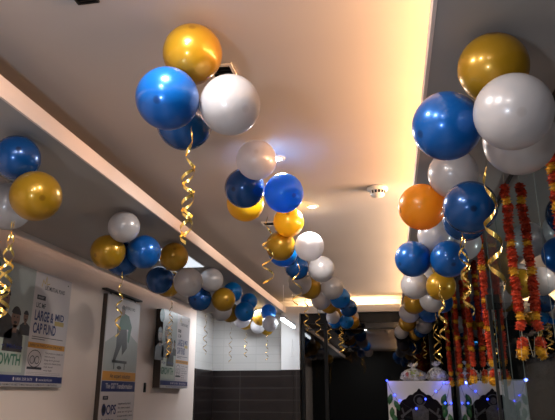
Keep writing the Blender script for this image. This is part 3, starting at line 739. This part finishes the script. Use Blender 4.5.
bd = flat('printed_band', [(.015, W - .015, zz(1.645), zz(1.745))], M['print_orange'], tp, .0003, .0008)
text('lettering', 'An expert solution', bd, M['print_black'], .20, zz(1.675), .045, .015, .0014, wide=.55)
bd = flat('printed_band', [(.015, W - .015, zz(1.525), zz(1.64))], M['print_navy'], tp, .0003, .0008)
text('lettering', 'The GST Transformation', bd, M['print_white'], .11, zz(1.56), .055, .02, .0014, wide=.72)
pan = flat('printed_panel', [(.015, W - .015, .015, zz(1.525))], M['print_white'], tp, -.001, .0003)
flat('printed_tag', [(.07, .20, zz(1.44), zz(1.48))], M['print_black'], pan, .0003, .001)
text('lettering', 'NEW', pan, M['print_white'], .10, zz(1.452), .018, .01, .0016, wide=.07)
shape('printed_emblem', [ell(.11, zz(1.335), .045, .065)], M['print_black'], pan, .0003, .001)
text('lettering', 'OOPS', pan, M['print_navy'], .06, zz(1.285), .10, .02, .0014, wide=.36)
for q, (t, ww) in enumerate((('opportunity fund', .34), ('for every season', .34), ('save tax and grow', .40), ('an open ended scheme', .42), ('invest today', .28))):
    text('lettering', t, pan, M['print_black'], .47, zz(1.385 - q * .045), .022, .008, .0014, wide=ww)
flat('printed_lines', [(.07, .42, zz(1.17), zz(1.178)), (.07, .38, zz(1.14), zz(1.146)), (.07, .80, zz(1.08), zz(1.086))], M['print_black'], pan, .0003, .0008)
text('lettering', 'Growth for you', pan, M['print_navy'], .07, zz(1.21), .035, .01, .0014, wide=.30)
# wall switch beside the farthest poster
sw = empty('wall_switch', (XL, 7.66, 1.58))
tag(sw, 'small dark wall switch low between the tall and the farthest poster', 'switch')
obj('plate', bx(.001, .012, -.03, .03, -.06, .06, bevel=.003), M['black'], sw)
obj('rocker', bx(.012, .018, -.015, .015, -.03, .03, bevel=.002), M['dark'], sw)

# ------------------------------------------------------------------ ceiling fittings
def downlight(x, y, label, r=.05, power=0):
    e = empty('downlight', (x, y, ZT)); tag(e, label, 'ceiling light', 'round downlights in the raised ceiling')
    obj('trim_ring', lathe(bmesh.new(), [(r * .75, -.001), (r * .78, -.012), (r * 1.15, -.008), (r * 1.2, -.001)], 28), M['plastic'], e, True)
    obj('diffuser', lathe(bmesh.new(), [(0, -.006), (r * .76, -.006), (r * .76, -.001)], 24), M['lamp'], e)
    if power:
        l = bpy.data.lights.new('downlight lamp', 'AREA'); l.shape = 'DISK'; l.size = r * 3; l.energy = power
        l.color = (1, .94, .86)
        lo = bpy.data.objects.new('lamp', l); COL.objects.link(lo); lo.parent = e; lo.location = (0, 0, -.014)
downlight(-.73, 4.02, 'small round lit downlight behind the second centre balloon knot', .045, 30)
downlight(-.63, 5.23, 'round lit downlight right of the yellow centre balloon', .05, 30)
downlight(-.80, 1.72, 'round lit downlight just in front of the big front centre knot', .05, 26)
downlight(-.92, .75, 'round lit downlight overhead, nearest the viewer', .05, 52)
for q in range(2):
    downlight(-.8, -1.0 - 1.4 * q, 'round lit downlight behind the viewer, %s' % ('first' if q == 0 else 'last'), .05, 52)
def grille(x, y, s, label, rim='plastic'):
    e = empty('ceiling_vent', (x, y, ZT)); tag(e, label, 'vent')
    b = bmesh.new()
    for (a0, a1, c0, c1) in ((-s, s, -s, -s * .78), (-s, s, s * .78, s), (-s, -s * .78, -s * .78, s * .78), (s * .78, s, -s * .78, s * .78)):
        box(b, a0, a1, c0, c1, -.012, -.001)
    obj('frame', b, M[rim], e)
    obj('backing', bx(-s * .78, s * .78, -s * .78, s * .78, -.003, -.001), M['black'], e)
    b = bmesh.new()
    for q in range(4):
        c = -s * .6 + q * s * .4
        box(b, -s * .78, s * .78, c - s * .06, c + s * .06, -.010, -.004)
    obj('slats', b, M['dark'], e)
grille(-.80, 2.74, .068, 'square black ceiling vent in a white frame beside the big front centre knot')
grille(-1.13, 5.72, .07, 'small black ceiling vent left of the yellow centre balloon')
grille(-1.22, 2.02, .05, 'tiny black ceiling vent cut by the top picture edge', 'dark')
sd = empty('smoke_detector', (-.03, 4.82, ZT))
tag(sd, 'round white smoke detector on the glowing ceiling near the right balloon row', 'smoke detector')
obj('base', lathe(bmesh.new(), [(0, -.001), (.085, -.001), (.088, -.012), (.084, -.026), (0, -.028)], 32), M['plastic'], sd, True)
obj('sensor_cage', lathe(bmesh.new(), [(.066, -.026), (.058, -.062), (.05, -.075), (.0, -.078)], 32), M['plastic'], sd, True)
b = bmesh.new()
for q in range(14):
    a = 2 * PI * q / 14
    m4 = Matrix.Rotation(a, 4, 'Z')
    vs = [m4 @ Vector(p) for p in ((.0665, -.010, -.034), (.0665, .010, -.034), (.0605, .009, -.058), (.0605, -.009, -.058))]
    b.faces.new([b.verts.new(v) for v in vs])
obj('slots', b, M['dark'], sd)
# hanging tube lamp near the far end
tl = empty('tube_light', (-1.60, 9.75, 2.60))
tag(tl, 'white tube light hanging lengthwise near the far column by the dark window', 'light')
obj('diffuser', tube(bmesh.new(), [(0, -.58, 0), (0, .58, 0)], .026, 14), M['led_cool'], tl, True)
obj('housing', bx(-.03, .03, -.60, .60, .020, .05, bevel=.004), M['white'], tl)
for s in (-1, 1):
    obj('hanger_rod', tube(bmesh.new(), [(0, s * .45, .05), (0, s * .45, ZT - 2.601)], .003, 6), M['white'], tl)
# added glowing patch for the bright light on the left dropped ceiling
lp = empty('soffit_glow_patch', (-2.20, 5.95, ZS)); tag(lp, 'cool white glow patch added for light on the left dropped ceiling above the farther posters', 'light')
obj('frame', bx(-.20, .20, -.47, .47, -.006, -.001, bevel=.002), M['plastic'], lp)  # rim and face of the added glow patch
obj('diffuser', bx(-.185, .185, -.455, .455, -.010, -.006), M['soffit_glow'], lp)
# light strip in the right and far troughs
st = empty('cove_strip', (.50, 0, ZS + .021)); tag(st, 'warm light strip glowing from behind the right ceiling lip', 'light')
obj('diffuser', bx(-.01, .01, YF + .1, 10.6, 0, .012), M['led_warm'], st)
st2 = empty('cove_strip', (0, 10.80, ZS + .021)); tag(st2, 'warm light strip glowing from behind the far ceiling lip', 'light')
obj('diffuser', bx(-1.6, .2, -.01, .01, 0, .012), M['led_warm'], st2)

# ------------------------------------------------------------------ decorated stand with baskets
sy = 8.75
stand = empty('display_stand', (.365, sy, 0)); stand.scale = (1.1, 1.1, 1.01)
tag(stand, 'white display stand with black scalloped ornament, leaves and blue fairy lights', 'stand')
obj('cabinet', bx(-.385, .385, 0, .40, 0, 1.655, bevel=.006), M['white'], stand)
obj('base_plinth', bx(-.37, .37, -.01, 0, .0, .10), M['dark'], stand)
arch = []
for i in range(41):
    t = -1 + 2 * i / 40
    h = 1.30 + .20 * (1 - abs(t) ** 1.6) + .022 * abs(math.sin(t * PI * 3.5)) + (.06 * max(0, 1 - abs(t) * 9))
    arch.append((t * .29, h))
arch = [(-.29, .75)] + arch + [(.29, .75)]
b = bmesh.new()
prism(b, arch, 0, .012)
for v in b.verts: v.co = Vector((v.co.x, -v.co.z - .001, v.co.y))
orn = obj('ornament_board', b, M['arch_black'], stand)
def front(outl, z0, z1):
    bb = bmesh.new()
    for o in outl: prism(bb, o, z0, z1)
    for v in bb.verts: v.co = Vector((v.co.x, -v.co.z - .013, v.co.y))
    return bb
fig = [ell(0, 1.40, .035, .042), [(-.09, 1.12), (-.10, 1.28), (-.03, 1.35), (.03, 1.35), (.10, 1.28), (.09, 1.12), (.17, 1.02), (.12, .97), (-.12, .97), (-.17, 1.02)]]
for s in (-1, 1):
    fig.append([(s * .10, 1.28), (s * .20, 1.20), (s * .23, 1.30), (s * .21, 1.31), (s * .19, 1.24), (s * .10, 1.31)])
    fig.append(ell(s * .22, 1.12, .035, .05)); fig.append(ell(s * .22, 1.20, .02, .024))
    fig.append([(s * .18, .98), (s * .26, .98), (s * .25, 1.08), (s * .19, 1.08)])
obj('figure_relief', front(fig, 0, .012), M['silver_line'], orn, False)
rb = bmesh.new(); n = 40
for R_ in (.075,):
    vo = [rb.verts.new((a, -.015, c)) for a, c in ell(0, 1.41, R_, R_, n)]
    vi = [rb.verts.new((a, -.015, c)) for a, c in ell(0, 1.41, R_ - .012, R_ - .012, n)]
    for q in range(n): rb.faces.new((vo[q], vo[(q + 1) % n], vi[(q + 1) % n], vi[q]))
obj('halo_ring', rb, M['silver_line'], orn)
def leaf(bm, base, d, L, w):
    d = Vector(d).normalized(); side = d.cross(Vector((0, -1, 0))).normalized()
    base = Vector(base); v = []
    for t, k in ((0, .05), (.25, .8), (.5, 1), (.75, .7)):
        v.append((base + d * L * t + side * w * k + Vector((0, -.012 * math.sin(t * PI), 0)), base + d * L * t - side * w * k + Vector((0, -.012 * math.sin(t * PI), 0)), base + d * L * t + Vector((0, -.022 * math.sin(t * PI) - .004, 0))))
    tip = bm.verts.new(base + d * L)
    rows = [[bm.verts.new(q) for q in (r[0], r[2], r[1])] for r in v]
    for a, c in zip(rows, rows[1:]):
        bm.faces.new((a[0], a[1], c[1], c[0])); bm.faces.new((a[1], a[2], c[2], c[1]))
    bm.faces.new((rows[-1][0], rows[-1][1], tip)); bm.faces.new((rows[-1][1], rows[-1][2], tip))
for s in (-1, 1):
    rnd = random.Random(s + 3)
    for q in range(5):
        b = bmesh.new()
        leaf(b, (s * (.325 + .02 * rnd.uniform(-1, 1)), -.012, 1.49 - q * .085), (s * rnd.uniform(-.5, .25), 0, -1), .15, .032)
        obj('leaf', b, M['leaf'], stand, True)
# blue fairy lights strung over the stand
fl = empty('fairy_lights', (.365, sy - .03, 0)); fl.scale = (1.1, 1.1, 1.01)
tag(fl, 'string of small blue fairy lights pinned over the front of the white stand', 'lights')
pts = [(-.385, 1.66), (-.30, 1.47), (-.24, 1.40), (-.05, 1.30), (.07, 1.42), (.20, 1.52), (.30, 1.63), (.375, 1.63), (.30, 1.37), (.37, 1.37), (.10, 1.24), (-.20, 1.20), (.22, 1.15), (-.33, 1.10)]
b = bmesh.new()
cur = []
for (a0, c0), (a1, c1) in zip(pts, pts[1:]):
    for t in range(6):
        u = t / 6
        cur.append((a0 + (a1 - a0) * u, 0, c0 + (c1 - c0) * u - .03 * math.sin(u * PI)))
cur.append((pts[-1][0], 0, pts[-1][1]))
obj('wire', tube(b, cur, .0022, 5), M['dark'], fl)
for a, c in pts[:10]:
    obj('bulb', lathe(bmesh.new(), [(0, -.014), (.010, -.008), (.012, 0), (.008, .010), (0, .014)], 10, (a, -.014, c)), M['blue_led'], fl, True)
for (a, c) in ((-.385, 1.66), (.30, 1.63)):
    l = bpy.data.lights.new('fairy glow', 'POINT'); l.energy = .35; l.color = (.1, .15, 1); l.shadow_soft_size = .02
    lo = bpy.data.objects.new('glow', l); COL.objects.link(lo); lo.parent = fl; lo.location = (a, -.05, c)
# two wrapped fruit baskets
def hamper(x, w, h, label, fruits, seed, tuft):
    rnd = random.Random(seed)
    e = empty('fruit_basket', (x, sy + .19, 1.672)); e.scale = (1.1, 1.1, 1.1); tag(e, label, 'basket', 'wrapped fruit baskets on the white stand')
    obj('bowl', lathe(bmesh.new(), [(0, .001), (w * .62, .001), (w * .80, .03), (w * .92, .055), (w * .88, .055), (w * .7, .02), (0, .015)], 28, (0, 0, 0), 1, .75), M['basket'], e, True)
    for q, (fx, fy, fz, r, m) in enumerate(fruits):
        f = bmesh.new()
        lathe(f, [(0, r * .86), (r * .25, r * .97), (r * .55, r * .83), (r * .88, r * .42), (r, 0), (r * .86, -r * .5), (r * .5, -r * .86), (0, -r * .92)], 16, (fx, fy, fz))
        obj('fruit', f, M[m], e, True)
    # crinkled film gathered into a tuft
    f = bmesh.new(); n = 48; rows = []
    prof = [(w * .72, .003), (w * .98, .03), (w * 1.04, h * .35), (w * .88, h * .6), (w * .5, h * .82), (.022, h * .95), (.03, h * 1.02), (tuft, h * 1.22)]
    for j, (r, z) in enumerate(prof):
        row = []
        for i in range(n):
            a = 2 * PI * i / n
            k = 1 + (.07 * math.sin(a * 9 + j) + .05 * math.sin(a * 17 + 2 * j)) * (1.6 if j > 5 else 1) + rnd.uniform(-.02, .02)
            row.append(f.verts.new((r * k * math.cos(a), r * k * .78 * math.sin(a), z + (.02 * math.sin(a * 6) if j == 7 else 0))))
        rows.append(row)
    for a, c in zip(rows, rows[1:]):
        for i in range(n): f.faces.new((a[i], a[(i + 1) % n], c[(i + 1) % n], c[i]))
    obj('wrapping_film', f, M['film'], e, True)
hamper(.31, .16, .17, 'left cellophane wrapped basket of green fruit on the white stand',
       [(-.07, -.03, .07, .042, 'fruit_red'), (.02, -.05, .075, .048, 'fruit_green'), (.09, -.02, .065, .044, 'fruit_yellow'), (-.02, .04, .08, .05, 'fruit_green'), (.02, -.01, .12, .036, 'fruit_green'), (-.09, .02, .1, .035, 'white')], 4, .06)
hamper(.63, .125, .185, 'right cellophane wrapped basket with pale filling on the white stand',
       [(-.05, -.03, .065, .038, 'white'), (.04, -.04, .07, .042, 'white'), (0, .02, .075, .04, 'fruit_yellow'), (.0, -.02, .115, .034, 'white')], 9, .055)

# ------------------------------------------------------------------ light
def area(name, loc, rot, sx, sy_, e, col, spread=PI):
    l = bpy.data.lights.new(name, 'AREA'); l.shape = 'RECTANGLE'; l.size = sx; l.size_y = sy_; l.energy = e; l.color = col
    l.spread = spread
    o = bpy.data.objects.new(name, l); COL.objects.link(o); o.location = loc; o.rotation_euler = rot
    return o
# warm strips in the troughs, facing up and inwards
area('cove lamp right', (.52, 1.5, ZS + .07), (PI, math.radians(-76), 0), .03, 7.0, 46, (1, .50, .25), math.radians(80))
area('cove lamp right far', (.52, 7.6, ZS + .07), (PI, math.radians(-84), 0), .03, 5.6, 32, (1, .70, .52), math.radians(80))
area('cove edge lamp', (.33, 3.55, ZS + .06), (PI, math.radians(-12), 0), .03, 14.0, 34, (1, .56, .14))
area('cove lamp far', (-.7, 10.84, ZS + .10), (PI - math.radians(30), 0, 0), 1.8, .03, 16, (1, .62, .28))
# added cool fill spot behind the viewer, aimed up at ceiling and balloons
l = bpy.data.lights.new('cool fill spot', 'SPOT'); l.energy = 125; l.color = (.76, .86, 1); l.shadow_soft_size = .12
l.spot_size = math.radians(150); l.spot_blend = .5
lo = bpy.data.objects.new('cool fill spot', l); COL.objects.link(lo); lo.location = (-1.0, -.6, 1.5); lo.rotation_euler = (PI - math.radians(12), 0, 0)
# cool tubes of the alcove
area('alcove lamp', (-2.4, 9.75, 2.84), (0, 0, 0), .8, .5, 22, (.88, .94, 1))
area('tube lamp', (-1.60, 9.75, 2.565), (0, math.radians(50), 0), .04, 1.1, 8, (.85, .94, 1))
l = bpy.data.lights.new('office fill', 'POINT'); l.energy = 32; l.color = (.88, 1, .96); l.shadow_soft_size = .1  # added unseen fill for the office ceiling and cabinet behind the glass
lo = bpy.data.objects.new('office fill', l); COL.objects.link(lo); lo.location = (2.2, 4.6, 2.1)
w = bpy.data.worlds.new('World'); scene.world = w; w.use_nodes = True
w.node_tree.nodes['Background'].inputs['Color'].default_value = (.5, .5, .55, 1)
w.node_tree.nodes['Background'].inputs['Strength'].default_value = .03

# ------------------------------------------------------------------ camera
cam = bpy.data.cameras.new('camera'); co = bpy.data.objects.new('camera', cam); COL.objects.link(co)
co.location = (0, 0, 1.5)
co.rotation_euler = (math.radians(90 + 17.049), 0, math.radians(10.340))
cam.sensor_width = 36; cam.lens = 36 * 600 / 555
cam.clip_start = .02
scene.camera = co
scene.view_settings.view_transform = 'Standard'
scene.view_settings.exposure = 0
scene.cycles.use_denoising = True
scene.cycles.max_bounces = 10
scene.cycles.transparent_max_bounces = 24
